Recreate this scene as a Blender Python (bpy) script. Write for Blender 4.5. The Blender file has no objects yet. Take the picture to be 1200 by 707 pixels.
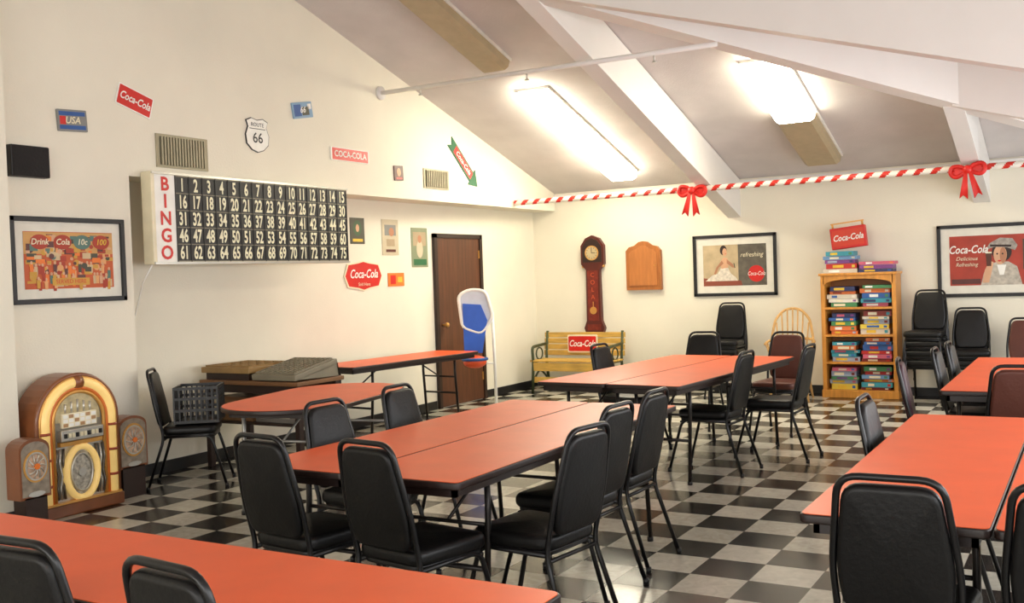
import bpy, bmesh, math, random
from mathutils import Vector, Matrix
random.seed(7)
SC=bpy.context.scene
try: SC.view_settings.view_transform='Standard'
except Exception: pass
PI=math.pi
# ------------------------------------------------------------ materials
def lin(c):
    c=c/255.0
    return c/12.92 if c<=0.04045 else ((c+0.055)/1.055)**2.4
_m={}
def M(name,rgb,rough=.5,metal=0,var=.06,ns=9,emis=0,bump=0,coat=0,stretch=None,spec=.5):
    if name in _m: return _m[name]
    m=bpy.data.materials.new(name); m.use_nodes=True
    nt=m.node_tree; b=nt.nodes['Principled BSDF']
    col=[lin(x) for x in rgb]
    tc=nt.nodes.new('ShaderNodeTexCoord'); mp=nt.nodes.new('ShaderNodeMapping')
    if stretch: mp.inputs['Scale'].default_value=stretch
    n=nt.nodes.new('ShaderNodeTexNoise'); n.inputs['Scale'].default_value=ns; n.inputs['Detail'].default_value=4
    nt.links.new(tc.outputs['Object'],mp.inputs[0]); nt.links.new(mp.outputs[0],n.inputs['Vector'])
    r=nt.nodes.new('ShaderNodeValToRGB')
    r.color_ramp.elements[0].position=.3; r.color_ramp.elements[1].position=.7
    r.color_ramp.elements[0].color=[max(0,x*(1-var)) for x in col]+[1]
    r.color_ramp.elements[1].color=[min(1,x*(1+var)) for x in col]+[1]
    nt.links.new(n.outputs['Fac'],r.inputs[0]); nt.links.new(r.outputs[0],b.inputs['Base Color'])
    b.inputs['Roughness'].default_value=rough; b.inputs['Metallic'].default_value=metal
    b.inputs['Coat Weight'].default_value=coat; b.inputs['Specular IOR Level'].default_value=spec
    if emis:
        nt.links.new(r.outputs[0],b.inputs['Emission Color']); b.inputs['Emission Strength'].default_value=emis
    if bump:
        bp=nt.nodes.new('ShaderNodeBump'); bp.inputs['Strength'].default_value=bump; bp.inputs['Distance'].default_value=.01
        n2=nt.nodes.new('ShaderNodeTexNoise'); n2.inputs['Scale'].default_value=60; n2.inputs['Detail'].default_value=3
        nt.links.new(tc.outputs['Object'],n2.inputs['Vector'])
        nt.links.new(n2.outputs['Fac'],bp.inputs['Height']); nt.links.new(bp.outputs[0],b.inputs['Normal'])
    _m[name]=m; return m
def floor_mat():
    m=bpy.data.materials.new('checker_tile'); m.use_nodes=True; nt=m.node_tree; b=nt.nodes['Principled BSDF']; N=nt.nodes.new; K=nt.links.new
    tc=N('ShaderNodeTexCoord'); sx=N('ShaderNodeSeparateXYZ'); K(tc.outputs['Object'],sx.inputs[0])
    T=.305
    def mt(op,a,bv=None):
        n=N('ShaderNodeMath'); n.operation=op
        for i,v in enumerate((a,bv)):
            if v is None: continue
            if isinstance(v,(int,float)): n.inputs[i].default_value=v
            else: K(v,n.inputs[i])
        return n.outputs[0]
    ux=mt('DIVIDE',sx.outputs['X'],T); uy=mt('DIVIDE',sx.outputs['Y'],T)
    fx=mt('FLOOR',ux); fy=mt('FLOOR',uy)
    par=mt('FLOORED_MODULO',mt('ADD',fx,fy),2)
    cb=N('ShaderNodeCombineXYZ'); K(fx,cb.inputs[0]); K(fy,cb.inputs[1])
    wn=N('ShaderNodeTexWhiteNoise'); K(cb.outputs[0],wn.inputs['Vector'])
    no=N('ShaderNodeTexNoise'); no.inputs['Scale'].default_value=14; no.inputs['Detail'].default_value=6; no.inputs['Distortion'].default_value=1.2
    K(tc.outputs['Object'],no.inputs['Vector'])
    big=N('ShaderNodeTexNoise'); big.inputs['Scale'].default_value=1.3; big.inputs['Detail'].default_value=4; K(tc.outputs['Object'],big.inputs['Vector'])
    l=N('ShaderNodeValToRGB'); l.color_ramp.elements[0].color=[lin(x) for x in (168,164,150)]+[1]; l.color_ramp.elements[1].color=[lin(x) for x in (218,214,200)]+[1]
    d=N('ShaderNodeValToRGB'); d.color_ramp.elements[0].color=[lin(x) for x in (14,13,13)]+[1]; d.color_ramp.elements[1].color=[lin(x) for x in (54,50,47)]+[1]
    for r in (l,d): r.color_ramp.elements[0].position=.3; r.color_ramp.elements[1].position=.72
    s=mt('ADD',mt('ADD',mt('MULTIPLY',no.outputs['Fac'],.45),mt('MULTIPLY',wn.outputs['Value'],.3)),mt('MULTIPLY',big.outputs['Fac'],.25))
    K(s,l.inputs[0]); K(s,d.inputs[0])
    mx=N('ShaderNodeMix'); mx.data_type='RGBA'; K(par,mx.inputs[0]); K(d.outputs[0],mx.inputs[6]); K(l.outputs[0],mx.inputs[7])
    ex=mt('ABSOLUTE',mt('SUBTRACT',mt('FRACT',ux),.5)); ey=mt('ABSOLUTE',mt('SUBTRACT',mt('FRACT',uy),.5))
    g=mt('GREATER_THAN',mt('MAXIMUM',ex,ey),.494)
    m2=N('ShaderNodeMix'); m2.data_type='RGBA'; K(mt('MULTIPLY',g,.6),m2.inputs[0]); K(mx.outputs[2],m2.inputs[6]); m2.inputs[7].default_value=(.03,.028,.025,1)
    K(m2.outputs[2],b.inputs['Base Color'])
    r2=mt('ADD',mt('ADD',mt('MULTIPLY',no.outputs['Fac'],.1),mt('MULTIPLY',big.outputs['Fac'],.2)),.05); K(r2,b.inputs['Roughness'])
    b.inputs['Specular IOR Level'].default_value=.48
    return m
WALL=M('wall_paint',(232,226,208),.75,var=.035,ns=1.5,bump=.15)
CEIL=M('ceiling_paint',(206,200,198),.8,var=.07,ns=2,bump=.3)
BEAM=M('beam_paint',(230,227,222),.6,var=.02,ns=3)
BLK=M('black_plastic',(22,22,23),.45)
VIN=M('black_vinyl',(11,10,10),.42,bump=.12,spec=.32)
FRM=M('black_tube',(14,13,14),.32,metal=.2)
BRV=M('brown_vinyl',(86,46,36),.42,bump=.12,spec=.35)
PLV=M('plum_vinyl',(62,32,42),.42,bump=.12,spec=.35)
LAM=M('orange_laminate',(234,92,38),.4,var=.05,ns=5,spec=.35)
LAME=M('table_edge',(34,20,16),.4)
LEG=M('dark_leg_metal',(42,38,36),.35,metal=.6)
LEGG=M('grey_leg_metal',(150,148,142),.35,metal=.6)
WHT=M('white_paint',(240,238,230),.5)
RED=M('red_enamel',(206,32,24),.4)
DRED=M('dark_red_wood',(84,30,20),.4,var=.2,ns=6)
OAK=M('golden_oak',(210,142,56),.4,var=.16,ns=4,stretch=(8,8,1))
TAN=M('tan_wood',(200,156,92),.45,var=.15,ns=5,stretch=(6,6,1))
BRN=M('brown_door_wood',(88,52,32),.45,var=.25,ns=3,stretch=(8,8,.8))
DKB=M('dark_brown',(44,26,18),.5)
GLD=M('gold_metal',(214,160,84),.35,metal=.5)
SIL=M('silver_metal',(200,198,190),.28,metal=.7)
YTB=M('amber_tube',(240,204,126),.35,emis=.3)
YEL=M('yellow_paint',(222,184,52),.45,var=.12)
BEN=M('bench_wood',(200,160,76),.5,var=.25,ns=5,stretch=(1,6,6))
GRN=M('green_print',(34,100,60),.5)
BLU=M('blue_print',(40,84,150),.5)
LBL=M('pale_blue_print',(130,162,190),.5)
CRM=M('cream_print',(232,222,190),.5)
SKN=M('skin_print',(214,166,130),.55)
SK2=M('skin_shade_print',(178,124,92),.55)
GRY=M('grey_print',(130,130,126),.5)
OLV=M('olive_print',(70,68,52),.5)
ORG=M('orange_print',(230,120,40),.5)
VEN=M('vent_metal',(160,152,126),.5,metal=.2)
NUM=M('number_ivory',(236,232,200),.5)
# ------------------------------------------------------------ mesh builder
def fillet(pts,r,seg=5,closed=False):
    pts=[Vector(p) for p in pts]; n=len(pts); out=[]
    for i,p in enumerate(pts):
        if not closed and i in (0,n-1): out.append(p); continue
        a=pts[i-1]; c=pts[(i+1)%n]
        la=(a-p).length; lc=(c-p).length; rr=min(r,la*.49,lc*.49)
        s=p+(a-p).normalized()*rr; e=p+(c-p).normalized()*rr
        for k in range(seg+1):
            t=k/seg; out.append(s*(1-t)**2+p*2*t*(1-t)+e*t*t)
    return out
def ell(cx,cy,rx,ry,n=24,rot=0,a0=0,a1=2*PI,closed=True):
    o=[]
    m=n if closed else n+1
    for i in range(m):
        a=a0+(a1-a0)*i/n; x=rx*math.cos(a); y=ry*math.sin(a)
        o.append((cx+x*math.cos(rot)-y*math.sin(rot),cy+x*math.sin(rot)+y*math.cos(rot)))
    return o
def rect(cx,cy,w,h,rot=0,r=0):
    p=[(-w/2,-h/2),(w/2,-h/2),(w/2,h/2),(-w/2,h/2)]
    if r>.2:
        p=[]
        for sx,sy,a0 in ((1,-1,-PI/2),(1,1,0),(-1,1,PI/2),(-1,-1,PI)):
            for k in range(11):
                a=a0+PI/2*k/10; p.append((sx*(w/2-r)+r*math.cos(a),sy*(h/2-r)+r*math.sin(a)))
    elif r: p=[(q.x,q.y) for q in fillet([(x,y,0) for x,y in p],r,6,True)]
    return [(cx+x*math.cos(rot)-y*math.sin(rot),cy+x*math.sin(rot)+y*math.cos(rot)) for x,y in p]
I4=Matrix.Identity(4)
def TR(x=0,y=0,z=0,rx=0,ry=0,rz=0):
    return Matrix.Translation((x,y,z))@Matrix.Rotation(rz,4,'Z')@Matrix.Rotation(ry,4,'Y')@Matrix.Rotation(rx,4,'X')
class MB:
    def __init__(s): s.v=[];s.f=[];s.mi=[];s.sm=[];s.mats=[]
    def m(s,mat):
        if mat not in s.mats: s.mats.append(mat)
        return s.mats.index(mat)
    def add(s,vs,fs,mat,X=I4,smooth=False):
        o=len(s.v); s.v+=[X@Vector(v) for v in vs]
        for k,f in enumerate(fs):
            s.f.append([o+i for i in f]); s.mi.append(s.m(mat[k] if isinstance(mat,list) else mat)); s.sm.append(smooth)
    def box(s,x0,x1,y0,y1,z0,z1,mat,X=I4,b=0):
        if b:
            bm=bmesh.new(); bmesh.ops.create_cube(bm,size=1)
            bmesh.ops.transform(bm,matrix=Matrix.Translation(((x0+x1)/2,(y0+y1)/2,(z0+z1)/2))@Matrix.Diagonal((x1-x0,y1-y0,z1-z0,1)),verts=bm.verts)
            bmesh.ops.bevel(bm,geom=bm.edges[:],offset=b,segments=2,profile=.5,affect='EDGES')
            bm.verts.index_update()
            s.add([v.co.copy() for v in bm.verts],[[v.index for v in f.verts] for f in bm.faces],mat,X); bm.free(); return
        vs=[(x,y,z) for x in (x0,x1) for y in (y0,y1) for z in (z0,z1)]
        s.add(vs,[(0,1,3,2),(4,6,7,5),(0,4,5,1),(2,3,7,6),(0,2,6,4),(1,5,7,3)],mat,X)
    def poly(s,pts,z,mat,X=I4):
        s.add([(p[0],p[1],z) for p in pts],[list(range(len(pts)))],mat,X)
    def prism(s,pts,z0,z1,mat,X=I4):
        n=len(pts)
        s.add([(p[0],p[1],z0) for p in pts]+[(p[0],p[1],z1) for p in pts],
              [list(range(n))[::-1],list(range(n,2*n))]+[(i,(i+1)%n,n+(i+1)%n,n+i) for i in range(n)],mat,X)
    def pad(s,pts,t,b,mat,X=I4,dome=0):
        n=len(pts); P=[Vector((p[0],p[1])) for p in pts]
        c=sum(P,Vector((0,0)))/n
        area=sum(P[i].x*P[(i+1)%n].y-P[(i+1)%n].x*P[i].y for i in range(n)); sg=1 if area>0 else -1
        nr=[]
        for i in range(n):
            d=(P[(i+1)%n]-P[i-1]); d=d.normalized() if d.length>1e-9 else Vector((1,0)); nr.append(Vector((d.y,-d.x))*sg)
        rings=[]
        K=4
        for k in range(K+1):
            a=PI/2*k/K; rings.append((b*(1-math.sin(a)),-t/2+b*(1-math.cos(a))))
        for k in range(K+1):
            a=PI/2*k/K; rings.append((b*(1-math.cos(a)),t/2-b*(1-math.sin(a))))
        vs=[];fs=[]
        for ins,z in rings:
            for i in range(n):
                q=P[i]-nr[i]*ins; vs.append((q.x,q.y,z))
        R=len(rings)
        for r in range(R-1):
            for i in range(n):
                j=(i+1)%n; fs.append((r*n+i,r*n+j,(r+1)*n+j,(r+1)*n+i))
        vs.append((c.x,c.y,-t/2)); vs.append((c.x,c.y,t/2+dome)); a=len(vs)
        for i in range(n):
            j=(i+1)%n; fs.append((j,i,a-2)); fs.append(((R-1)*n+i,(R-1)*n+j,a-1))
        s.add(vs,fs,mat,X,True)
    def tube(s,pts,r,mat,X=I4,n=8,closed=False,matf=None,rs=None):
        pts=[Vector(p) for p in pts]; N=len(pts)
        tn=[]
        for i in range(N):
            if closed: d=pts[(i+1)%N]-pts[i-1]
            else: d=pts[min(i+1,N-1)]-pts[max(i-1,0)]
            tn.append(d.normalized() if d.length>1e-9 else Vector((0,0,1)))
        u=tn[0].orthogonal().normalized(); vs=[]
        for i in range(N):
            u=(u-tn[i]*u.dot(tn[i]))
            u=u.normalized() if u.length>1e-6 else tn[i].orthogonal().normalized()
            w=tn[i].cross(u); rr=rs[i] if rs else r
            for k in range(n):
                a=2*PI*k/n; vs.append(pts[i]+(u*math.cos(a)+w*math.sin(a))*rr)
        fs=[];ms=[]
        for i in range(N if closed else N-1):
            i2=(i+1)%N
            for k in range(n):
                fs.append((i*n+k,i*n+(k+1)%n,i2*n+(k+1)%n,i2*n+k)); ms.append(matf(i,k) if matf else mat)
        if not closed:
            fs.append(list(range(n))[::-1]); fs.append([(N-1)*n+k for k in range(n)]); ms+=[mat,mat]
        s.add(vs,fs,ms,X,True)
    def cyl(s,a,b,r,mat,X=I4,n=16,r2=None):
        s.tube([a,b],r,mat,X,n,rs=[r,r if r2 is None else r2])
    def sph(s,c,r,mat,X=I4,sc=(1,1,1)):
        bm=bmesh.new(); bmesh.ops.create_uvsphere(bm,u_segments=14,v_segments=9,radius=r); bm.verts.index_update()
        s.add([Vector((v.co.x*sc[0]+c[0],v.co.y*sc[1]+c[1],v.co.z*sc[2]+c[2])) for v in bm.verts],[[v.index for v in f.verts] for f in bm.faces],mat,X,True); bm.free()
    def text(s,body,size,mat,X=I4,shear=0,bold=0,sx=1):
        cu=bpy.data.curves.new('t','FONT'); cu.body=body; cu.size=size; cu.shear=shear; cu.offset=bold
        cu.align_x='CENTER'; cu.align_y='CENTER'; cu.resolution_u=3; cu.fill_mode='FRONT'
        ob=bpy.data.objects.new('t',cu); SC.collection.objects.link(ob)
        dg=bpy.context.evaluated_depsgraph_get(); me=ob.evaluated_get(dg).to_mesh()
        s.add([Vector((v.co.x*sx,v.co.y,v.co.z)) for v in me.vertices],[list(p.vertices) for p in me.polygons],mat,X)
        ob.evaluated_get(dg).to_mesh_clear(); bpy.data.objects.remove(ob); bpy.data.curves.remove(cu)
    def mesh(s,name):
        me=bpy.data.meshes.new(name); me.from_pydata([tuple(v) for v in s.v],[],s.f)
        for m in s.mats: me.materials.append(m)
        me.polygons.foreach_set('material_index',s.mi); me.polygons.foreach_set('use_smooth',s.sm)
        me.update(); return me
    def obj(s,name,X=I4):
        return place(s.mesh(name),name,X)
def place(me,name,X=I4):
    o=bpy.data.objects.new(name,me); SC.collection.objects.link(o); o.matrix_world=X; return o
XA=-6.5; XB=-6.85; YW=12.5
def MA(y,z,off=0.0,rot=0,x=XA):  # facing +X
    return Matrix.Translation((x+off,y,z))@Matrix(((0,0,1,0),(1,0,0,0),(0,1,0,0),(0,0,0,1)))@Matrix.Rotation(rot,4,'Z')
def MW(x,z,off=0.0,rot=0,y=YW):  # facing -Y
    return Matrix.Translation((x,y-off,z))@Matrix(((1,0,0,0),(0,0,-1,0),(0,1,0,0),(0,0,0,1)))@Matrix.Rotation(rot,4,'Z')
# ------------------------------------------------------------ room shell
EZ=2.68; SL=.3; XR=1.4; YF=-4.5
b=MB(); b.box(-7.1,XR+.1,YF-.1,YW+.1,-.1,0,floor_mat()); b.obj('floor')
XYZ=Matrix(((0,0,1,0),(1,0,0,0),(0,1,0,0),(0,0,0,1)))
b=MB()
b.prism([(YF,0),(5.35,0),(5.35,2.44),(YW,2.44),(YW,EZ),(4.6,EZ+SL*(YW-4.6)),(3.4,EZ+SL*(3.4-YF)),(YF,EZ)],-7.05,XA,WALL,XYZ)
b.box(-7.05,XB,5.35,YW,0,2.44,WALL)
b.box(XA,-6.3,YF,4.2,0,4.9,WALL)
b.obj('wall_left')
b=MB(); b.box(-7.05,XR+.1,YW,YW+.12,0,EZ+.05,WALL); b.obj('wall_back')
b=MB(); b.box(XR,XR+.12,YF,YW,0,.85,WALL); b.box(XR,XR+.12,YF,YW,2.25,EZ,WALL)
wy=[(-4.1,-1.9),(-1.4,.8),(1.3,3.5),(4.0,6.2),(6.7,8.9),(9.4,11.6)]
prev=YF
for a,c in wy:
    b.box(XR,XR+.12,prev,a,.85,2.25,WALL); prev=c
b.box(XR,XR+.12,prev,YW,.85,2.25,WALL); b.obj('wall_right')
b=MB(); b.box(-7.05,XR+.12,YF-.12,YF,0,.85,WALL); b.box(-7.05,XR+.12,YF-.12,YF,2.25,EZ,WALL)
wx=[(-5.8,-3.8),(-3.2,-1.2),(-.6,1.0)]; prev=-7.05
for a,c in wx:
    b.box(prev,a,YF-.12,YF,.85,2.25,WALL); prev=c
b.box(prev,XR+.12,YF-.12,YF,.85,2.25,WALL); b.obj('wall_front')
k=1
def area(name,loc,rot,sx,sy,p,col=(1,1,1)):
    l=bpy.data.lights.new(name,'AREA'); l.shape='RECTANGLE'; l.size=sx; l.size_y=sy; l.energy=p; l.color=col
    o=bpy.data.objects.new(name,l); SC.collection.objects.link(o); o.location=loc; o.rotation_euler=rot; return o
for a,c in wy:
    b=MB()
    for (y0,y1,z0,z1) in ((a,c,.85,.9),(a,c,2.2,2.25),(a,a+.05,.9,2.2),(c-.05,c,.9,2.2),((a+c)/2-.025,(a+c)/2+.025,.9,2.2)):
        b.box(XR+.02,XR+.08,y0,y1,z0,z1,WHT)
    b.obj('window_%d'%k)
    area('window_daylight_%d'%k,(XR+.1,(a+c)/2,1.55),(0,PI/2,0),1.3,2.1,60,(.97,.98,1)); k+=1
for a,c in wx:
    b=MB()
    for (x0,x1,z0,z1) in ((a,c,.85,.9),(a,c,2.2,2.25),(a,a+.05,.9,2.2),(c-.05,c,.9,2.2),((a+c)/2-.025,(a+c)/2+.025,.9,2.2)):
        b.box(x0,x1,YF-.08,YF-.02,z0,z1,WHT)
    b.obj('window_%d'%k)
    area('window_daylight_%d'%k,((a+c)/2,YF-.1,1.55),(PI/2,0,0),1.9,1.3,88,(1,.97,.93)); k+=1
# ceiling
b=MB()
def zb(y): return EZ+SL*(YW-y)
V=[(-6.55,YW,EZ),(XR,YW,EZ),(-6.5,4.6,zb(4.6)),(-6.5,3.4,zb(4.6)),(XR,YF,EZ),(-6.55,YF,EZ),(-6.56,4.6,zb(4.6)),(-6.56,3.4,zb(4.6))]
b.add(V,[(0,6,2,1),(1,2,3,4),(4,3,7,5),(2,6,7,3)],CEIL)
b.obj('ceiling')
def beam(name,p0,p1,w,dep,mat=BEAM):
    p0=Vector(p0);p1=Vector(p1); d=(p1-p0); sd=Vector((d.y,-d.x,0)).normalized()*w/2; up=Vector((0,0,dep))
    b=MB(); vs=[p0-sd,p0+sd,p1+sd,p1-sd]; vs+= [v+up for v in vs]
    b.add(vs,[(0,1,2,3),(7,6,5,4),(0,4,5,1),(1,5,6,2),(2,6,7,3),(3,7,4,0)],mat); return b.obj(name)
def ub(y): return 2.2+SL*(YW-y)
def ur(x): return 2.2+SL*(XR-x)
beam('ceiling_beam',(-3.95,YW,ub(YW)),(-3.95,7.2,ub(7.2)),.17,.47)
beam('ceiling_beam',(-1.1,YW,ub(YW)),(-1.1,10.0,ub(10)),.17,.47)
beam('ceiling_hip_beam',(XR,YW,ub(YW)),(-6.5,4.6,ub(4.6)),.2,.44)
beam('ceiling_beam',(XR,10.0,ur(XR)),(-1.1,10.0,ur(-1.1)),.17,.47)
beam('ceiling_beam',(XR,7.15,ur(XR)),(-3.95,7.15,ur(-3.95)),.17,.47)
b=MB(); b.box(XA,XA+.012,4.2,5.35,0,.1,BLK); b.box(XB,XA+.012,5.35,5.362,0,.1,BLK); b.box(XB,XB+.012,5.36,9.95,0,.1,BLK); b.box(XB,XB+.012,11.1,YW,0,.1,BLK); b.box(-6.3,-6.288,YF,4.2,0,.1,BLK); b.obj('baseboard_left')
b=MB(); b.box(XB,XR,YW-.012,YW,0,.1,BLK); b.obj('baseboard_back')
b=MB(); b.box(XA,XR,YW-.03,YW,EZ-.1,EZ-.02,BEAM); b.obj('trim_1')
# door
b=MB(); b.box(0,.04,0,.06,0,2.1,DKB); b.box(0,.04,1.02,1.08,0,2.1,DKB); b.box(0,.04,0,1.08,2.05,2.1,DKB)
b.box(0,.022,.06,1.02,.01,2.05,BRN)
b.cyl((.02,.14,1.0),(.07,.14,1.0),.012,GLD); b.sph((.085,.14,1.0),.03,GLD)
for z in (.25,1.0,1.8): b.box(.02,.03,1.0,1.03,z,z+.1,GLD)
b.obj('door_1',Matrix.Translation((XB,9.97,0)))
# ------------------------------------------------------------ ceiling lights
EM=M('lit_diffuser',(255,246,220),.5,var=0,emis=30); OFF=M('unlit_diffuser',(176,160,128),.5)
def fixture(x,yc,L,w,lit,name='fluorescent_ceiling_light'):
    b=MB(); h=.125
    b.box(-w/2-.015,w/2+.015,-L/2,L/2,-.03,0,WHT)
    def prof(y0,y1,mat):
        pr=[(-w/2,-.02),(-w/2+.01,-h+.03),(-w/2+.05,-h),(w/2-.05,-h),(w/2-.01,-h+.03),(w/2,-.02)]; n=len(pr)
        vs=[(p[0],y0,p[1]) for p in pr]+[(p[0],y1,p[1]) for p in pr]
        b.add(vs,[list(range(n)),list(range(2*n-1,n-1,-1))]+[(i,n+i,n+(i+1)%n,(i+1)%n) for i in range(n)],mat)
    if lit=='all': prof(-L/2+.01,L/2-.01,EM)
    elif lit=='half': prof(-L/2+.01,.0,EM); prof(.0,L/2-.01,OFF)
    else: prof(-L/2+.01,L/2-.01,OFF)
    X=Matrix.Translation((x,yc,zb(yc)-.002))@Matrix.Rotation(-math.atan(SL),4,'X')
    return b.obj(name,X)
fixture(-5.2,10.75,2.5,.38,'all'); fixture(-2.72,10.8,2.5,.42,'half'); fixture(-5.25,7.75,2.44,.34,'none')
b=MB(); b.cyl((XA,8.6,3.53),(-2.65,8.05,3.39),.022,BEAM,n=12); b.cyl((XA,8.6,3.53),(XA+.03,8.6,3.53),.07,BEAM,n=16)
for t in (.15,.5,.85):
    p=Vector((XA,8.6,3.53)).lerp(Vector((-2.65,8.05,3.39)),t); b.cyl(p,(p.x,p.y,p.z-.07),.009,SIL); b.cyl(p+Vector((0,0,-.07)),p+Vector((0,0,-.08)),.02,SIL)
b.obj('sprinkler_pipe')
# striped garland
b=MB(); gy=11.36; gz=2.5
GR=M('garland_red',(206,44,30),.45); GW=M('garland_white',(238,234,222),.45)
rings=[(XA+.02+i*.013,gy,gz) for i in range(int((0.15-XA)/.013))]
b.tube(rings,.034,GR,n=12,matf=lambda i,k: GR if ((i*12/13.0+k)%12)<5 else GW)
b.obj('striped_garland')
def bow(x,rz):
    b=MB()
    for sgn in (-1,1):
        lp=[(0,0,0),(.07*sgn,0,.045),(.15*sgn,.0,.05),(.17*sgn,0,-.02),(.12*sgn,0,-.07),(.05*sgn,0,-.04)]
        b.tube(fillet(lp,.05,4,True),.022,RED,closed=True,n=8)
        b.pad([(q.x,q.z) for q in fillet([(.02*sgn,0,.0),(.08*sgn,0,.04),(.15*sgn,0,.04),(.16*sgn,0,-.02),(.11*sgn,0,-.06)],.03,3,True)],.02,.006,RED,TR(0,.01,0,PI/2))
        b.pad([(0,0),(.03*sgn,.0),(.11*sgn,-.28),(.07*sgn,-.255),(.03*sgn,-.3)],.018,.005,RED,TR(0,-.02,0,PI/2))
    b.sph((0,-.02,0),.045,RED,sc=(1,.8,1))
    b.obj('red_ribbon_bow',TR(x,gy-.08,gz-.02,0,rz,0))
bow(-4.06,.06); bow(-1.12,-.1)
# ------------------------------------------------------------ wall art
def sign(name,X,w,h,base,txt=None,tc=WHT,ts=None,shear=.25,extra=None,r=.01,border=None,sx=1):
    b=MB(); b.prism(rect(0,0,w,h,0,r),0,.012,border or base); z=.0125
    b.poly(rect(0,0,w*.94,h*.9,0,r*.8),z,base)
    if extra: extra(b,z+.001)
    if txt:
        ts=ts or h*.55; b.text(txt,ts,tc,TR(0,0,z+.003),shear=shear,bold=ts*.02,sx=sx)
    return b.obj(name,X)
sign('license_plate_sign',MA(4.86,2.81,0,.06),.25,.16,GRY,'USA',CRM,.07,extra=lambda b,z:(b.poly(rect(0,.05,.22,.03),z,BLU),b.poly(rect(0,-.05,.22,.03),z,BLU),b.poly(rect(-.08,0,.05,.06),z,RED)))
sign('soda_sign',MA(5.43,3.03,0,-.28),.34,.17,RED,'Coca-Cola',WHT,.085,border=WHT,sx=.8)
sign('license_plate_sign',MA(7.37,3.2,0,.18),.28,.15,LBL,'66',WHT,.08,extra=lambda b,z:(b.poly(rect(-.07,0,.1,.11),z,BLU),b.poly(rect(.04,-.01,.1,.08),z,OLV),b.poly(rect(.1,.03,.05,.05),z,WHT)))
b=MB(); sh=[(0,-.15),(.07,-.13),(.13,-.08),(.14,0),(.11,.07),(.13,.12),(.07,.145),(0,.13),(-.07,.145),(-.13,.12),(-.11,.07),(-.14,0),(-.13,-.08),(-.07,-.13)]
b.prism([(x*1.05,y*1.05) for x,y in sh],0,.01,BLK); b.poly(sh,.012,WHT); b.poly(rect(0,.055,.2,.006),.0135,BLK); b.text('66',.13,BLK,TR(0,-.03,.0145),bold=.001); b.text('ROUTE',.05,BLK,TR(0,.09,.0145)); b.obj('route_shield_sign',MA(6.76,2.9))
sign('soda_sign',MA(8.06,2.83,0,0),.6,.13,RED,'COCA-COLA',WHT,.085,shear=0,border=WHT)
sign('small_poster',MA(8.87,2.71,0,.05),.16,.16,DRED,None,extra=lambda b,z:(b.poly(ell(0,.01,.035,.045),z,SKN),b.poly(rect(0,-.055,.1,.02),z,RED)))
b=MB(); b.prism([(-.38,-.07),(.22,-.07),(.22,-.12),(.38,0),(.22,.12),(.22,.07),(-.38,.07),(-.32,0)],0,.012,GRN)
b.poly(rect(-.02,0,.46,.1),.013,RED); b.text('Coca-Cola',.085,WHT,TR(-.02,0,.0145),shear=.25,bold=.001); b.obj('arrow_sign',MA(10.18,2.91,0,-.72))
def vent(name,X,w,h,n):
    b=MB(); b.prism(rect(0,0,w,h),0,.012,VEN); b.poly(rect(0,0,w*.88,h*.84),.0125,OLV)
    for i in range(n):
        x=-w*.44+w*.88*(i+.5)/n; b.box(x-.004,x+.012,-h*.42,h*.42,.012,.026,VEN)
    b.obj(name,X)
vent('air_vent',MA(5.89,2.665),.54,.27,16); vent('air_vent',MA(9.59,2.69),.5,.22,12)
b=MB(); b.box(-.15,.15,-.11,.11,0,.07,BLK,b=.01); b.box(-.14,.14,-.1,.1,.07,.073,M('speaker_cloth',(30,28,28),.9,bump=.5)); b.obj('wall_speaker',MA(4.47,2.475))
def frame(name,X,w,h,fr=.035,mat=.06,art=None,mc=None):
    b=MB()
    for q in ((0,h/2-fr/2,w,fr),(0,-h/2+fr/2,w,fr),(-w/2+fr/2,0,fr,h),(w/2-fr/2,0,fr,h)):
        b.box(q[0]-q[2]/2,q[0]+q[2]/2,q[1]-q[3]/2,q[1]+q[3]/2,0,.03,BLK,b=.004)
    b.poly(rect(0,0,w-fr,h-fr),.008,mc or M('mat_board',(226,222,208),.7))
    art(b,w-2*fr-2*mat,h-2*fr-2*mat,.010); b.obj(name,X)
def art_collage(b,w,h,z):
    b.poly(rect(0,0,w,h),z,M('collage_red',(196,92,50),.6))
    b.poly(rect(0,h*.3,w,h*.38),z+.0004,M('collage_sky',(206,156,92),.6))
    BR=M('brick',(170,62,42),.6); MU=M('mustard',(206,156,64),.6); TE=M('teal_dull',(90,120,110),.6)
    P=[ORG,MU,M('tan_print',(206,180,140),.6),BR,TE,SKN,DRED,M('peach',(226,166,110),.6),OLV,BR,MU]
    rnd=random.Random(5)
    for i in range(190):
        cx=rnd.uniform(-.46,.46)*w; cy=rnd.uniform(-.42,.42)*h; s=rnd.uniform(.02,.06)
        z2=z+.0008+.000015*i; mt=rnd.choice(P)
        if cy<-.08*h and rnd.random()<.7:
            b.poly([(cx-.012,cy-.05),(cx+.012,cy-.05),(cx+.015,cy+.01),(cx-.015,cy+.01)],z2,mt); b.poly(ell(cx,cy+.022,.010,.012,10),z2+.00001,SKN)
        elif rnd.random()<.7: b.poly(rect(cx,cy,s*1.3,s*rnd.uniform(.4,1.1)),z2,mt)
        else: b.poly(ell(cx,cy,s*.5,s*.45,14),z2,mt)
    zz=z+.004
    for cx,tx,tc,mm in ((-w*.33,'Drink',CRM,BR),(-w*.08,'Cola',CRM,BR),(w*.14,'10c',CRM,TE),(w*.36,'100',YEL,BR)):
        b.poly(ell(cx,h*.32,w*.1,h*.13,20),zz,mm); b.text(tx,.06,tc,TR(cx,h*.32,zz+.001),shear=.2,bold=.001)
    b.poly(rect(.0,-h*.38,w*.42,h*.13),zz,MU); b.text('SERVED HERE',.042,RED,TR(0,-h*.38,zz+.001))
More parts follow.
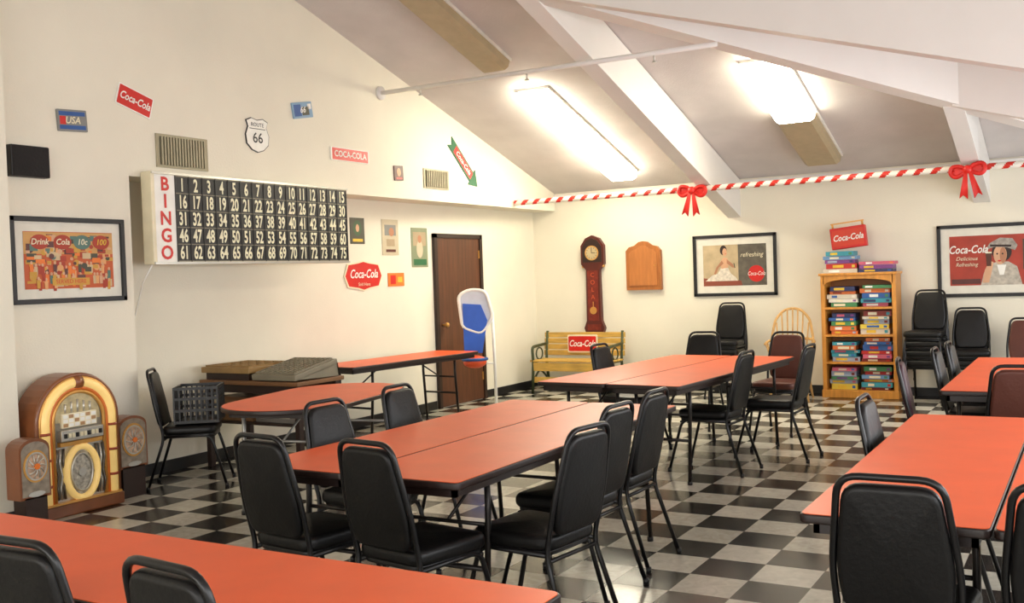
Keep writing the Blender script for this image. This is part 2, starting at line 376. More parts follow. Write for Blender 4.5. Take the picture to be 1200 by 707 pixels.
frame('framed_advertisement_poster',MA(4.79,1.785),.95,.62,.035,.07,art_collage)
def art_recline(b,w,h,z):
    b.poly(rect(0,0,w,h),z,M('sepia_print',(96,90,78),.6,var=.25,ns=12)); b.poly(rect(-w*.22,0,w*.56,h),z+.0006,M('beige_print',(190,170,134),.6,var=.15,ns=8))
    b.poly([(-w*.5,-h*.5),(-w*.5,-h*.3),(-w*.3,-h*.34),(w*.1,-h*.38),(w*.12,-h*.5)],z+.0012,M('rust_print',(140,70,50),.6))
    b.poly([(-w*.47,-h*.38),(-w*.36,-h*.24),(-w*.27,-h*.2),(-w*.2,-h*.02),(-w*.12,.0),(-w*.06,-h*.2),(w*.02,-h*.3),(w*.05,-h*.38)],z+.0018,M('dress_print',(222,212,196),.6,var=.2,ns=30))
    b.poly([(-w*.21,-h*.08),(-w*.22,h*.1),(-w*.17,h*.2),(-w*.11,h*.18),(-w*.09,h*.05),(-w*.1,-h*.06)],z+.0022,SKN)
    b.poly([(-w*.12,h*.15),(-w*.02,h*.02),(w*.0,-h*.06),(-w*.03,-h*.06),(-w*.12,h*.05)],z+.0024,SK2)
    b.poly([(-w*.2,h*.12),(-w*.29,-h*.05),(-w*.33,-h*.2),(-w*.3,-h*.22),(-w*.25,-h*.05),(-w*.17,h*.05)],z+.0025,SK2)
    b.poly(ell(-w*.17,h*.37,w*.055,h*.12,16),z+.0026,DKB); b.poly(ell(-w*.15,h*.32,w*.036,h*.1,16),z+.003,SKN)
    b.poly(rect(-w*.135,h*.28,w*.015,h*.015),z+.0034,RED); b.poly(rect(w*.0,-h*.01,w*.014,h*.12,.2),z+.003,OLV)
    b.poly(ell(w*.34,-h*.22,h*.2,h*.2,24),z+.0018,RED); b.text('Coca-Cola',.07,WHT,TR(w*.34,-h*.22,z+.003),shear=.3,sx=.75)
    b.text('refreshing',.08,CRM,TR(w*.27,h*.24,z+.002),shear=.3,sx=.9)
frame('framed_vintage_poster',MW(-3.965,1.6),1.08,.78,.04,.09,art_recline)
def art_lady(b,w,h,z):
    b.poly(rect(0,0,w,h),z,M('brick_print',(168,62,46),.6,var=.15,ns=6))
    dv=M('dove_print',(184,176,162),.6,var=.25,ns=25)
    b.poly([(-w*.12,-h*.5),(-w*.08,-h*.25),(w*.0,-h*.08),(w*.08,-h*.04),(w*.22,-h*.04),(w*.32,-h*.14),(w*.38,-h*.5)],z+.0006,dv)
    b.poly([(w*.08,-h*.1),(w*.19,-h*.1),(w*.16,-h*.3),(w*.11,-h*.3)],z+.0009,WHT)
    b.poly(ell(w*.14,h*.16,w*.12,h*.2,22),z+.001,DKB)
    b.poly(ell(w*.12,h*.1,w*.08,h*.19,22),z+.0014,SKN); b.poly(ell(w*.155,h*.09,w*.04,h*.16,16),z+.0015,SK2)
    b.poly([(-w*.06,h*.2),(w*.0,h*.34),(w*.12,h*.44),(w*.27,h*.42),(w*.33,h*.28),(w*.3,h*.18),(w*.2,h*.24),(w*.05,h*.26)],z+.0018,M('dove2_print',(160,152,142),.6,var=.3,ns=30))
    b.poly([(-w*.0,h*.27),(w*.25,h*.25),(w*.26,h*.29),(w*.0,h*.31)],z+.002,DKB)
    for cx in (.085,.15): b.poly(ell(w*cx,h*.12,w*.012,h*.018,8),z+.0022,DKB)
    b.poly(ell(w*.11,-h*.02,w*.022,h*.018,8),z+.0022,RED)
    b.poly([(-w*.1,-h*.45),(-w*.07,-h*.2),(-w*.01,-h*.02),(w*.04,-h*.04),(w*.02,-h*.2),(-w*.02,-h*.45)],z+.0022,SKN)
    b.poly([(-w*.055,h*.14),(w*.02,h*.14),(w*.01,-h*.12),(-w*.045,-h*.12)],z+.0026,M('cola_print',(84,44,28),.5)); b.poly(rect(-w*.018,h*.15,w*.075,h*.03),z+.0028,CRM)
    b.poly(rect(w*.44,h*.1,w*.1,h*.6),z+.0012,OLV); b.poly(rect(-w*.3,-h*.42,w*.36,h*.1),z+.0012,DRED)
    b.text('Coca-Cola',.125,WHT,TR(-w*.27,h*.22,z+.003),shear=.3,bold=.002,sx=.75); b.text('Delicious',.06,CRM,TR(-w*.29,h*.04,z+.003),shear=.3); b.text('Refreshing',.06,CRM,TR(-w*.29,-h*.08,z+.003),shear=.3,sx=.9)
frame('framed_vintage_poster',MW(-1.03,1.55),1.1,.82,.04,.09,art_lady)
def poster(name,y,z,w,h,bg,fn):
    b=MB(); b.prism(rect(0,0,w,h),0,.006,bg); fn(b,w,h,.0065); b.obj(name,MA(y,z,0,0,XB))
poster('small_poster',8.57,2.1,.24,.28,OLV,lambda b,w,h,z:(b.poly(ell(0,.03,w*.3,h*.3),z,M('moss',(56,84,50),.5)),b.poly(rect(0,-.1,w*.7,.03),z+.001,YEL),b.poly(ell(0,.03,w*.12,h*.15),z+.001,SKN)))
poster('vintage_poster',9.15,2.04,.3,.4,M('aged_print',(196,184,156),.6),lambda b,w,h,z:(b.poly(rect(0,.08,w*.7,h*.3),z,GRY),b.poly(ell(0.02,.06,w*.16,h*.12),z+.001,SK2),b.poly(rect(0,-.06,w*.5,h*.2),z+.001,M('aged2',(170,150,120),.6)),b.poly(rect(0,-.15,w*.6,.03),z+.002,DRED)))
poster('vintage_poster',9.71,1.93,.32,.46,M('sage_print',(132,140,110),.6),lambda b,w,h,z:(b.poly(rect(0,.1,w*.8,h*.35),z,M('aged2',(0,0,0))),b.poly(ell(0,-.02,w*.2,h*.22),z+.001,M('aged_print',(0,0,0))),b.poly(ell(0,.1,w*.12,h*.1),z+.002,SK2),b.poly(rect(0,-.17,w*.8,.07),z+.002,GRN)))
b=MB(); b.prism(rect(-.0,.0,.3,.15),0,.008,ORG); b.poly(rect(-.06,0,.1,.1),.0085,RED); b.poly(rect(.07,0,.08,.06),.0085,YEL); b.obj('small_orange_sign',MA(9.23,1.565,0,0,XB))
b=MB(); o=[(-.33,0),(-.27,.13),(-.1,.15),(0,.17),(.1,.15),(.27,.13),(.33,0),(.27,-.12),(.1,-.14),(0,-.165),(-.1,-.14),(-.27,-.12)]
b.prism(o,0,.014,CRM); b.poly([(x*.94,y*.9) for x,y in o],.0145,RED); b.text('Coca-Cola',.13,WHT,TR(0,.02,.017),shear=.3,bold=.002,sx=.85); b.text('Sold Here',.05,CRM,TR(0,-.09,.017),shear=.2); b.obj('oval_soda_sign',MA(8.64,1.615,0,0,XB))
# bingo board
b=MB(); BW=2.38;BH=.73
b.box(-BW/2,BW/2,-BH/2,BH/2,0,.12,CRM,b=.008)
b.box(-BW/2,BW/2,BH/2-.018,BH/2,.12,.135,SIL); b.box(-BW/2,BW/2,-BH/2,-BH/2+.018,.12,.135,SIL)
b.poly(rect(-BW/2+.13,0,.2,BH-.04),.121,WHT)
gx0=-BW/2+.235; gw=BW-.25; cw=gw/15; ch=(BH-.05)/5
b.poly(rect(gx0+gw/2,0,gw,BH-.045),.1215,BLK)
DIV=M('board_divider',(120,114,96),.5)
for i in range(16): b.box(gx0+i*cw-.004,gx0+i*cw+.004,-BH/2+.02,BH/2-.02,.1215,.126,BLK)
for j in range(6):
    y=BH/2-.025-j*ch; b.box(gx0,gx0+gw,y-.004,y+.004,.1215,.125,DIV)
for j in range(5):
    y=BH/2-.025-(j+.5)*ch
    b.text('BINGO'[j],.15,RED,TR(-BW/2+.13,y-.005,.1235),bold=.004)
    for i in range(15):
        b.text(str(j*15+i+1),.145,NUM,TR(gx0+(i+.5)*cw,y-.004,.124),bold=.004,sx=.62)
b.obj('bingo_number_board',MA(6.64,2.11,.01))
b=MB(); b.tube([(-6.45,5.5,1.75),(-6.6,5.52,1.6),(-6.8,5.55,1.2),(-6.82,5.56,.8),(-6.83,5.56,.35)],.006,WHT); b.obj('power_cord')
# clock
b=MB(); CRD=M('clock_red',(116,38,24),.4,var=.3,ns=20)
o=[(-.13,0),(.13,0),(.15,.06),(.11,.16),(.1,.85),(.17,.93),(.17,1.18),(.1,1.28),(0,1.32),(-.1,1.28),(-.17,1.18),(-.17,.93),(-.1,.85),(-.11,.16),(-.15,.06)]
b.prism(o,0,.07,DRED); b.prism([(-.075,.16),(.075,.16),(.075,.84),(-.075,.84)],.07,.08,CRD)
b.prism([(x*.84,1.08+(y-1.08)*.84) for x,y in [(.17,.93),(.17,1.18),(.1,1.28),(0,1.32),(-.1,1.28),(-.17,1.18),(-.17,.93)]],.07,.078,DKB)
b.prism(ell(0,1.08,.1,.1,28),.07,.085,GLD); b.poly(ell(0,1.08,.085,.085,28),.086,M('clock_face',(190,172,132),.5)); b.box(-.004,.004,1.08,1.15,.087,.09,BLK); b.box(0,.05,1.076,1.084,.087,.09,BLK)
for i in range(12):
    a=i*PI/6; b.poly(rect(.073*math.sin(a),1.08+.073*math.cos(a),.006,.016,-a),.087,BLK)
for k2,ch_ in enumerate('COLA'): b.text(ch_,.085,M('clock_letter',(206,90,50),.5),TR(0,.78-.1*k2,.082))
b.prism(ell(0,.3,.05,.05),.08,.09,GLD); b.box(-.004,.004,.3,.42,.08,.086,GLD); b.poly(rect(0,.07,.2,.08),.0715,CRD)
for s in (-1,1): b.sph((.15*s,.9,.04),.022,GLD)
b.obj('pendulum_wall_clock',MW(-5.92,.755))
b=MB(); o=[(-.245,-.32),(.245,-.32),(.245,.2),(.2,.25),(.12,.27),(.06,.315),(0,.325),(-.06,.315),(-.12,.27),(-.2,.25),(-.245,.2)]
CHW=M('cabinet_wood',(168,102,48),.45,var=.14,ns=4,stretch=(6,1,6))
b.prism(o,0,.06,CHW); b.prism([(x*.8,y*.82) for x,y in o],.06,.072,M('cabinet_wood_light',(182,114,58),.45,var=.14,ns=4,stretch=(6,1,6))); b.sph((.17,0,.078),.012,GLD); b.obj('dartboard_cabinet',MW(-5.185,1.635))
# ------------------------------------------------------------ tables
def table(x,y,L=2.4,W=.57,rz=0,leg=LEG,name='folding_table',h=.75,rad=.03):
    b=MB(); b.pad(rect(0,0,W,L,0,rad),.03,.006,LAME,TR(0,0,h-.017)); b.prism(rect(0,0,W-.012,L-.012,0,rad),h-.003,h,LAM)
    i=.03+rad*.3
    for x0,x1,y0,y1 in ((-W/2+i,-W/2+i+.02,-L/2+i,L/2-i),(W/2-i-.02,W/2-i,-L/2+i,L/2-i),(-W/2+i,W/2-i,-L/2+i,-L/2+i+.02),(-W/2+i,W/2-i,L/2-i-.02,L/2-i)):
        b.box(x0,x1,y0,y1,h-.07,h-.03,LAME)
    xx=W/2-.07-rad*.2
    for s in (-1,1):
        yy=s*(L/2-.3); yt=s*(L/2-.34)
        for q in (-1,1):
            b.tube([(q*xx,yt,h-.04),(q*xx,yt,h-.2),(q*xx,yy,0.012)],.014,leg); b.cyl((q*xx,yy,0),(q*xx,yy,.025),.018,BLK)
        b.cyl((-xx,yy,.32),(xx,yy,.32),.011,leg); b.cyl((-xx,yt,h-.06),(xx,yt,h-.06),.012,leg)
        b.tube([(0,yt,.5),(0,yt-s*.35,h-.06)],.008,leg); b.cyl((-xx,yt,.5),(xx,yt,.5),.009,leg)
    return b.obj(name,TR(x,y,0,0,0,rz))
table(-3.04,4.49); table(-2.465,4.49)
table(-.57,4.48); table(.005,4.48)
rz=-.07
for s in (-1,1): table(-3.02+s*.295*math.cos(rz),7.88+s*.295*math.sin(rz),2.45,.585,rz)
table(-.58,7.95); table(-.005,7.95)
table(-2.38,1.965,rz=PI/2)
table(-4.85,5.55,1.65,.92,.2,LEGG,rad=.45,name='oval_folding_table'); table(-6.27,8.45,1.95,.6,-.1)
# ------------------------------------------------------------ banquet chairs
def chair_geo(b,X,pm):
    so=fillet([(-.18,-.2,0),(.18,-.2,0),(.205,.21,0),(-.205,.21,0)],.07,5,True)
    b.pad([(p.x,p.y) for p in so],.07,.028,pm,X@TR(0,0,.45),dome=.012)
    b.pad([(p.x*.93,p.y*.93) for p in so],.02,.005,FRM,X@TR(0,0,.41))
    tilt=math.radians(11)
    bo=fillet([(-.155,0,0),(.155,0,0),(.172,.16,0),(.138,.425,0),(-.138,.425,0),(-.172,.16,0)],.06,5,True)
    B=X@Matrix.Translation((0,-.205,.48))@Matrix.Rotation(PI/2+tilt,4,'X')
    b.pad([(p.x,p.y) for p in bo],.045,.02,pm,B,dome=0)
    path=[(-.2,-.31,.01),(-.175,-.18,.4),(-.184,-.234,.63),(-.148,-.298,.92),(.148,-.298,.92),(.184,-.234,.63),(.175,-.18,.4),(.2,-.31,.01)]
    b.tube(fillet(path,.065,6),.0115,FRM,X)
    for s in (-1,1):
        b.tube(fillet([(s*.2,.28,.01),(s*.178,.17,.405),(s*.175,-.18,.405)],.06,4),.0115,FRM,X)
        b.cyl((s*.2,.28,0),(s*.2,.28,.03),.015,BLK,X,8); b.cyl((s*.2,-.31,0),(s*.2,-.31,.03),.015,BLK,X,8)
    b.cyl((-.18,.18,.39),(.18,.18,.39),.01,FRM,X,8); b.cyl((-.18,-.19,.38),(.18,-.19,.38),.01,FRM,X,8)
chm={}
for nm,pm in (('k',VIN),('b',BRV),('p',PLV)):
    b=MB(); chair_geo(b,I4,pm); chm[nm]=b.mesh('banquet_chair')
def chair(x,y,deg,c='k'): return place(chm[c],'banquet_chair',TR(x,y,0,0,0,math.radians(deg)))
# deg 0 faces +Y ; -90 faces +X ; 90 faces -X ; 180 faces -Y
chair(-3.03,3.41,-6); chair(-2.46,3.42,-9)
chair(-2.12,3.8,82); chair(-2.29,4.45,86); chair(-2.33,5.02,88)
chair(-3.3,4.15,-92); chair(-3.36,4.9,-88)
chair(-2.6,7.52,86); chair(-2.3,8.22,88); chair(-2.62,9.5,176,'b'); chair(-3.45,9.55,182); chair(-3.56,8.15,-95)
chair(-.85,7.05,-84,'p'); chair(-.74,7.9,-90); chair(-.72,8.5,-90); chair(-.42,6.92,4,'b')
chair(-.68,4.98,-90); chair(-.54,3.4,0); chair(-.05,3.42,-3)
chair(-1.83,1.87,-6); chair(-2.42,1.87,2); chair(-.66,11.72,180,'b')
chair(-6.22,5.62,-52)
def stack(x,y,n,deg):
    b=MB()
    for i in range(n): chair_geo(b,TR(0,.018*i,.105*i),VIN)
    b.obj('stacked_banquet_chairs',TR(x,y,0,0,0,math.radians(deg)))
stack(-3.92,11.95,3,180); stack(-1.64,11.95,4,176); stack(-1.2,11.98,2,184)
b=MB(); 
for z in (0,.09,.18,.26): 
    for a0,a1,c0,c1 in ((-.17,.17,-.17,-.155),(-.17,.17,.155,.17),(-.17,-.155,-.17,.17),(.155,.17,-.17,.17)): b.box(a0,a1,c0,c1,z,z+.022,BLK)
for i in range(9):
    t=-.165+.33*i/8
    for s in (-.163,.163): b.box(t-.006,t+.006,s-.006,s+.006,0,.28,BLK); b.box(s-.006,s+.006,t-.006,t+.006,0,.28,BLK)
b.box(-.165,.165,-.165,.165,0,.01,BLK); b.obj('plastic_crate',TR(-6.175,5.665,.499,0,0,math.radians(-52)))
# ------------------------------------------------------------ side table with boxes and trays
b=MB(); WD=M('console_wood',(122,84,50),.5,var=.2,ns=4,stretch=(1,1,6))
b.box(-6.73,-5.61,6.18,6.77,.72,.755,WD,b=.006)
for x in (-6.68,-5.66):
    for y in (6.24,6.71): b.box(x-.025,x+.025,y-.025,y+.025,0,.72,DKB,b=.003)
b.box(-6.7,-5.64,6.22,6.24,.65,.72,DKB); b.box(-6.7,-5.64,6.7,6.72,.65,.72,DKB); b.box(-6.69,-5.65,6.23,6.72,.38,.4,DKB)
b.obj('wooden_side_table')
b=MB(); CB=M('cardboard',(140,106,70),.7); GB=M('grey_box',(118,112,104),.6)
b.box(-6.62,-6.22,6.28,6.66,.4,.6,CB,b=.004); b.box(-6.63,-6.21,6.27,6.67,.58,.605,WD); b.box(-6.18,-5.72,6.28,6.66,.4,.58,GB,b=.004); b.box(-6.1,-5.8,6.275,6.28,.44,.54,CRM)
b.obj('storage_boxes')
def tray(w,l,mat,inner,n):
    b=MB(); b.box(-w/2,w/2,-l/2,l/2,0,.05,mat,b=.006); b.box(-w/2+.03,w/2-.03,-l/2+.03,l/2-.03,.05,.052,inner)
    for i in range(n+1):
        x=-w/2+.03+(w-.06)*i/n; b.box(x-.004,x+.004,-l/2+.03,l/2-.03,.05,.064,mat)
        y=-l/2+.03+(l-.06)*i/n; b.box(-w/2+.03,w/2-.03,y-.004,y+.004,.05,.063,mat)
    return b
b=tray(.56,.56,M('tray_wood',(146,114,66),.45,var=.15),M('tray_in',(128,110,62),.6),5)
b.box(-.25,.25,-.25,.25,-.06,0,DKB); b.obj('wooden_game_tray',TR(-6.43,6.47,.815))
TY=M('console_grey',(130,122,102),.5,var=.1); TI=M('console_grid',(206,196,154),.6)
b=tray(.48,.54,TY,TI,8)
for s in (-1,1): b.prism([(-.27,.01),(.27,.01),(.27,-.1)],s*.235-.005,s*.235+.005,TY,Matrix(((0,0,1,0),(1,0,0,0),(0,1,0,0),(0,0,0,1))))
b.box(-.24,.24,.255,.27,-.1,.01,TY)
b.obj('bingo_ball_console',TR(-5.87,6.45,.81,math.radians(10),0,0))
# ------------------------------------------------------------ jukebox (front in local XY, +Z out)
def archpts(w,h,z,n=20,y0=0):
    r=w/2; return [(-r,y0,z)]+[(r*math.cos(PI-PI*i/n),h-r+r*math.sin(PI-PI*i/n)*1.0,z) for i in range(n+1)]+[(r,y0,z)]
b=MB(); JW=.66;JH=.98; D=.22
JWD=M('jukebox_wood',(128,74,40),.38,var=.25,ns=4,coat=.3)
FIL=M('filigree',(186,180,166),.3,metal=.4,var=.5,ns=34)
b.prism([(p[0],p[1]) for p in archpts(JW,JH,0)],0,D,JWD)
b.box(-JW/2-.01,JW/2+.01,0,.09,0,D+.04,JWD,b=.012); b.box(-JW/2+.02,JW/2-.02,.09,.105,D-.05,D+.05,GLD)
b.tube(archpts(JW-.02,JH-.01,D+.003,24,.1),.016,JWD)
b.tube(archpts(JW-.055,JH-.028,D+.012,24,.1),.012,GLD)
b.tube(archpts(JW-.125,JH-.062,D+.008,24,.1),.036,YTB,n=10)
b.tube(archpts(JW-.205,JH-.1,D+.012,24,.1),.014,M('amber_dark',(206,110,44),.4,emis=.08))
b.tube(archpts(JW-.25,JH-.125,D+.012,24,.1),.014,GLD)
for zz in (.22,.4,.58):
    for s in (-1,1): b.cyl((s*(JW/2-.06),zz,D+.008),(s*(JW/2-.06),zz+.018,D+.008),.042,M('jukebox_band',(150,60,34),.35))
b.cyl((-.03,JH-.06,D+.008),(.03,JH-.06,D+.008),.045,JWD)
ins=archpts(JW-.26,JH-.13,0,20,.1); b.poly([(p[0],p[1]) for p in ins],D+.002,M('juke_panel',(138,130,114),.4,var=.2,ns=20))
ins=archpts(JW-.30,.20,0,20,0); b.poly([(p[0],.65+p[1]) for p in ins],D+.005,M('juke_glass',(196,180,138),.2,var=.25,ns=20))
for i in range(5): b.cyl((-.1+.05*i,.7,D+.006),(-.1+.05*i,.8-.012*abs(i-2),D+.006),.008,SIL)
b.box(-.14,.14,.61,.71,D,D+.025,CRM,b=.004)
for i in range(6):
    for j in range(3): b.box(-.13+i*.045,-.095+i*.045,.617+j*.03,.64+j*.03,D+.025,D+.027,WHT if (i+j)%3 else M('tag_tan',(170,130,90),.5))
b.box(-.17,.17,.52,.60,D,D+.055,SIL,b=.006)
for i in range(10): b.box(-.15+i*.031,-.13+i*.031,.545,.575,D+.055,D+.064,BLK if i%3==0 else CRM)
b.box(-.17,.17,.485,.515,D,D+.04,GLD,b=.004)
b.poly(rect(0,.29,.38,.38),D+.004,SIL)
for s in (-1,1):
    for i in range(3):
        xx=s*(.13+.028*i); b.tube([(xx,.12,D+.014),(xx+.01*s,.2,D+.018),(xx-.008*s,.28,D+.018),(xx+.01*s,.37,D+.018),(xx,.47,D+.014)],.008,SIL if i%2 else M('dark_silver',(110,104,96),.3,metal=.7))
b.poly(ell(0,.3,.11,.17,24),D+.02,FIL)
b.tube([(x,y,D+.028) for x,y in ell(0,.29,.125,.18,28)],.024,YTB,closed=True)
b.tube([(x,y,D+.028) for x,y in ell(0,.29,.085,.13,24)],.008,SIL,closed=True)
b.prism(ell(0,.29,.03,.03,16),D+.02,D+.034,SIL)
b.obj('jukebox',MA(4.59,0,.06))
def jspeaker(y,x,wd=.26):
    b=MB(); FC=M('speaker_face',(150,138,122),.4,metal=.3,var=.3,ns=20)
    b.box(-wd/2+.03,wd/2-.03,0,.23,.02,.14,DKB)
    o=[(-wd/2,.22),(wd/2,.22),(wd/2,.52)]+[(wd/2*math.cos(PI*i/10),.54+.07*math.sin(PI*i/10)) for i in range(11)]+[(-wd/2,.52)]
    b.prism(o,0,.14,JWD); b.prism([(x_*.88,.41+(y_-.41)*.9) for x_,y_ in o],.14,.146,FC)
    R=wd*.4
    for rr,mm in ((R,GLD),(R*.88,SIL)): b.prism(ell(0,.43,rr,rr*1.2,24),.14,.152+(R-rr)*.3,mm)
    b.poly(ell(0,.43,R*.75,R*.95,24),.1575,M('rosette',(190,160,134),.4,var=.4,ns=40))
    for i in range(10):
        a=i*PI/5; b.tube([(0,.43,.159),(R*.35*math.cos(a+.3),.43+R*.45*math.sin(a+.3),.164),(R*.7*math.cos(a),.43+R*.88*math.sin(a),.159)],.004,SIL)
    b.prism(ell(0,.43,.02,.02),.157,.168,ORG); b.prism(ell(0,.25,.06,.018),.14,.152,SIL)
    b.obj('jukebox_speaker',MA(y,0,0,0,x))
jspeaker(5.1,-6.42); jspeaker(4.09,-6.13,.22)
# ------------------------------------------------------------ bench
b=MB(); BL=1.2
for i in range(4): b.box(-BL/2,BL/2,-.2+.1*i,-.12+.1*i,.40,.425,BEN,b=.005)
for i in range(4):
    b.box(-BL/2,BL/2,.21+.012*i,.23+.012*i,.46+.08*i,.53+.08*i,BEN,b=.005)
SG=TR(0,.205,.62,PI/2)
b.prism(rect(0,0,.44,.24,0,.02),0,.02,CRM,SG); b.prism(rect(0,0,.41,.2,0,.02),.02,.024,RED,SG); b.text('Coca-Cola',.12,WHT,SG@TR(0,0,.027),shear=.3,bold=.002,sx=.75)
IR=M('green_iron',(64,72,40),.5)
for s in (-1,1):
    x=s*(BL/2-.04)
    b.tube(fillet([(x,-.22,0),(x,-.18,.4),(x,-.2,.6),(x,.2,.62)],.06,4),.02,IR); b.tube([(x,.26,0),(x,.2,.4),(x,.26,.79)],.02,IR); b.tube([(x,-.18,.4),(x,.2,.4)],.018,IR)
    b.tube([(x,.0+.09*math.cos(t*PI/6),.5+.08*math.sin(t*PI/6)) for t in range(12)],.01,IR,closed=True)
    b.tube(fillet([(x,-.19,.15),(x,0,.3),(x,.22,.15)],.1,4),.014,IR)
b.box(-BL/2+.05,BL/2-.05,-.2,-.17,.28,.39,BEN,b=.004); b.box(-BL/2+.05,BL/2-.05,-.19,-.17,.12,.2,BEN,b=.004)
b.obj('park_bench',TR(-6.0,12.02,0))
# ------------------------------------------------------------ bookcase
b=MB(); w=.84;d=.35;h=1.46
b.box(-w/2,-w/2+.045,-d/2,d/2,0,h,OAK,b=.004); b.box(w/2-.045,w/2,-d/2,d/2,0,h,OAK,b=.004); b.box(-w/2,w/2,d/2-.015,d/2,0,h,M('oak_back',(150,92,36),.5))
b.box(-w/2-.02,w/2+.02,-d/2-.02,d/2,h-.03,h,OAK,b=.006); b.box(-w/2-.01,w/2+.01,-d/2-.01,d/2,0,.09,OAK,b=.004)
sh=[.09,.42,.74,1.06]
for z in sh[1:]: b.box(-w/2+.04,w/2-.04,-d/2+.005,d/2,z-.025,z,OAK)
fo=[(-w/2+.03,h-.03),(w/2-.03,h-.03),(w/2-.03,h-.13)]+[((w/2-.05)*math.cos(PI*i/12),h-.13+.06*math.sin(PI*i/12)) for i in range(13)]+[(-w/2+.03,h-.13)]
b.prism(fo[::-1],0,.018,OAK,TR(0,-d/2+.018,0,PI/2))
b.obj('oak_bookcase',TR(-2.4,12.3,0))
gm=[M('game_%d'%i,c,.45) for i,c in enumerate([(190,44,38),(50,94,160),(224,196,70),(70,134,84),(210,200,180),(120,64,130),(60,150,166),(220,116,56),(46,54,96),(206,96,120),(160,170,190),(130,44,32),(230,224,210),(110,150,190)])]
def games(b,x0,x1,y0,y1,z0,z1,rnd,vert=0):
    x=x0
    while x<x1-.1:
        ww=rnd.uniform(.3,.42); ww=min(ww,x1-x)
        if x1-(x+ww)<.15: ww=x1-x
        z=z0; top=z0+(z1-z0)*rnd.uniform(.8,.97)
        while z<top-.02:
            t=rnd.uniform(.035,.07); t=min(t,z1-z)
            xi=rnd.uniform(0,.06); xe=rnd.uniform(0,.05); yi=rnd.uniform(0,.05); mt=rnd.choice(gm)
            b.box(x+.004+xi,x+ww-.004-xe,y0+yi,y1,z,z+t-.003,mt)
            xa=x+.03+xi+rnd.uniform(0,.06); b.box(xa,xa+rnd.uniform(.06,.14),y0+yi-.001,y0+yi,z+t*.2,z+t*.72,rnd.choice([CRM,YEL,WHT,gm[rnd.randrange(12)]]))
            xb=x+ww-.06-xe; b.box(xb,xb+.035,y0+yi-.001,y0+yi,z+t*.2,z+t*.7,gm[rnd.randrange(14)])
            z+=t
        x+=ww
b=MB(); rnd=random.Random(11)
for z0,z1 in ((.09,.395),(.42,.715),(.74,1.035),(1.06,1.33)): games(b,-w/2+.05,w/2-.05,-.13,.14,z0+.001,z1,rnd)
rnd=random.Random(4)
games(b,-w/2+.0,-.0,-.14,.12,h,h+.27,rnd,0); games(b,.0,.42,-.14,.12,h,h+.15,rnd,0)
b.obj('board_game_collection',TR(-2.4,12.3,0))
b=MB(); b.box(-.2,.2,-.05,.05,0,.25,RED,b=.01); X=TR(0,-.051,.125,PI/2); b.poly(rect(0,0,.35,.19),0.001,M('sign_orange',(210,60,30),.4),X); b.text('Coca-Cola',.1,WHT,X@TR(0,0,.004),shear=.3,bold=.002,sx=.8)
for s in (-1,1): b.cyl((s*.17,0,.25),(s*.17,0,.3),.012,GLD)
b.box(-.19,.19,-.012,.012,.295,.31,GLD)
b.obj('soda_crate_sign',TR(-2.5,12.28,h+.29,0,-.1,0))
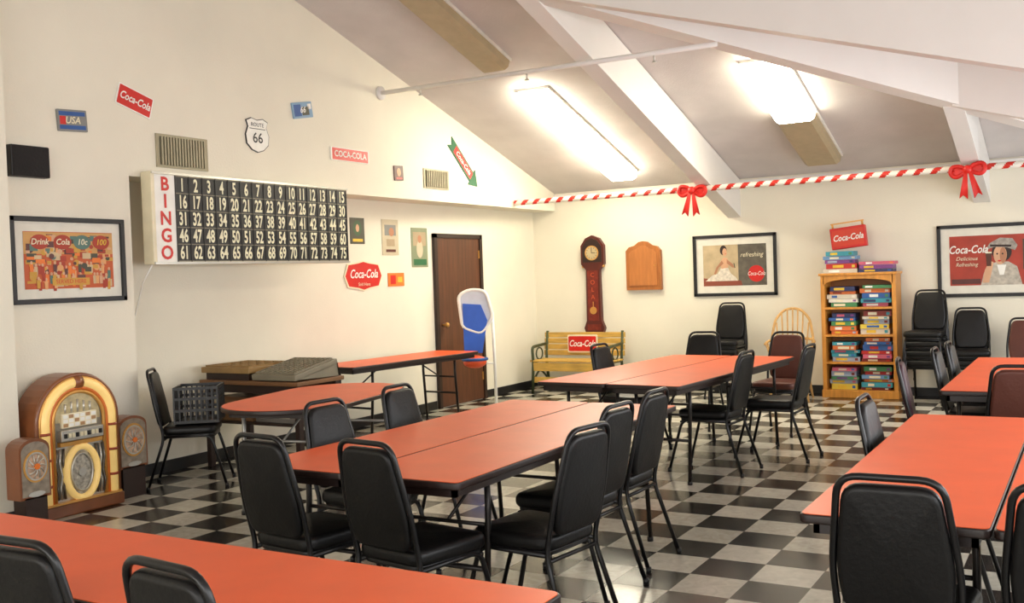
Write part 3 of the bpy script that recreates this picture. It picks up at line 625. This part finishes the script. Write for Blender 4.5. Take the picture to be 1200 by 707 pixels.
# ------------------------------------------------------------ windsor chair
b=MB()
b.pad(ell(0,0,.24,.22,24),.04,.015,TAN,TR(0,0,.44))
hoop=[(-.21,.14,.46),(-.24,.2,.7),(-.2,.26,.93),(-.1,.3,1.04),(0,.31,1.06),(.1,.3,1.04),(.2,.26,.93),(.24,.2,.7),(.21,.14,.46)]
b.tube(fillet(hoop,.06,3),.016,TAN)
for i in range(7):
    t=(i-3)/3; top=1.05-.16*t*t*abs(t); b.tube([(t*.15,.19-.03*abs(t),.455),(t*.185,.30-.05*abs(t),top)],.009,TAN)
arm=[(-.27,-.1,.66),(-.27,.1,.68),(-.2,.24,.7),(0,.27,.7),(.2,.24,.7),(.27,.1,.68),(.27,-.1,.66)]; b.tube(fillet(arm,.08,4),.016,TAN)
for s in (-1,1):
    b.tube([(s*.2,-.06,.455),(s*.26,-.08,.66)],.012,TAN); b.tube([(s*.22,.06,.455),(s*.27,.06,.67)],.009,TAN)
    for q in (-1,1):
        b.tube([(s*.14,q*.13,.43),(s*.17,q*.16,.3),(s*.2,q*.19,.12),(s*.22,q*.21,0)],.015,TAN,rs=[.013,.02,.016,.01])
    b.tube([(s*.19,-.18,.17),(s*.19,.18,.17)],.009,TAN)
b.tube([(-.19,0,.17),(.19,0,.17)],.009,TAN)
b.obj('windsor_armchair',TR(-3.11,11.8,0,0,0,.12))
# ------------------------------------------------------------ toy basketball stand
b=MB()
lp=fillet([(-.16,0,.98),(-.2,0,1.36),(-.06,.02,1.42),(.12,0,1.4),(.2,0,1.1),(.06,0,.9)],.07,4,True)
b.tube(lp,.02,WHT,closed=True)
b.prism([(p.x*.95,p.z) for p in lp],-.004,.004,M('backboard_panel',(206,212,222),.5),TR(0,0.01,0,PI/2))
b.prism([(-.15,.68),(.06,.68),(.13,1.06),(.06,1.24),(-.15,1.26)],-.015,.015,M('blue_fabric',(50,96,196),.6),TR(0,0,0,PI/2))
b.tube([(.19,.01,1.15),(.2,.02,.6),(.2,.02,.02)],.018,WHT); b.tube([(-.12,0,.98),(-.08,0,.6)],.012,BLU)
b.sph((-.03,0,.58),.14,M('toy_red',(226,84,40),.4),sc=(1,.8,.55)); b.tube([(x-.03,y,.61) for x,y in ell(0,0,.14,.11,20)],.018,BLU,closed=True)
b.tube([(.2,.02,.55),(-.03,.02,.58)],.012,WHT)
b.pad(ell(.15,.02,.2,.15,20),.03,.01,WHT,TR(0,0,.015))
b.obj('toy_basketball_stand',TR(-6.24,9.93,0,0,0,.5))
# ------------------------------------------------------------ world + camera
wd=bpy.data.worlds.new('world'); SC.world=wd; wd.use_nodes=True
bg=wd.node_tree.nodes['Background']; bg.inputs[0].default_value=(.85,.92,1,1); bg.inputs[1].default_value=1.0
f=1185.0
Yw=Vector((685,53,-f)).normalized(); Xw=Vector((2045,43,f)); Xw=(Xw-Yw*Xw.dot(Yw)).normalized(); Zw=Xw.cross(Yw)
R=Matrix((Xw,Yw,Zw)).to_4x4()
cd=bpy.data.cameras.new('camera'); cam=bpy.data.objects.new('camera',cd); SC.collection.objects.link(cam)
cd.sensor_width=36; cd.lens=f/1200*36; cd.clip_start=.05
cam.matrix_world=Matrix.Translation((0,0,1.55))@R
SC.camera=cam
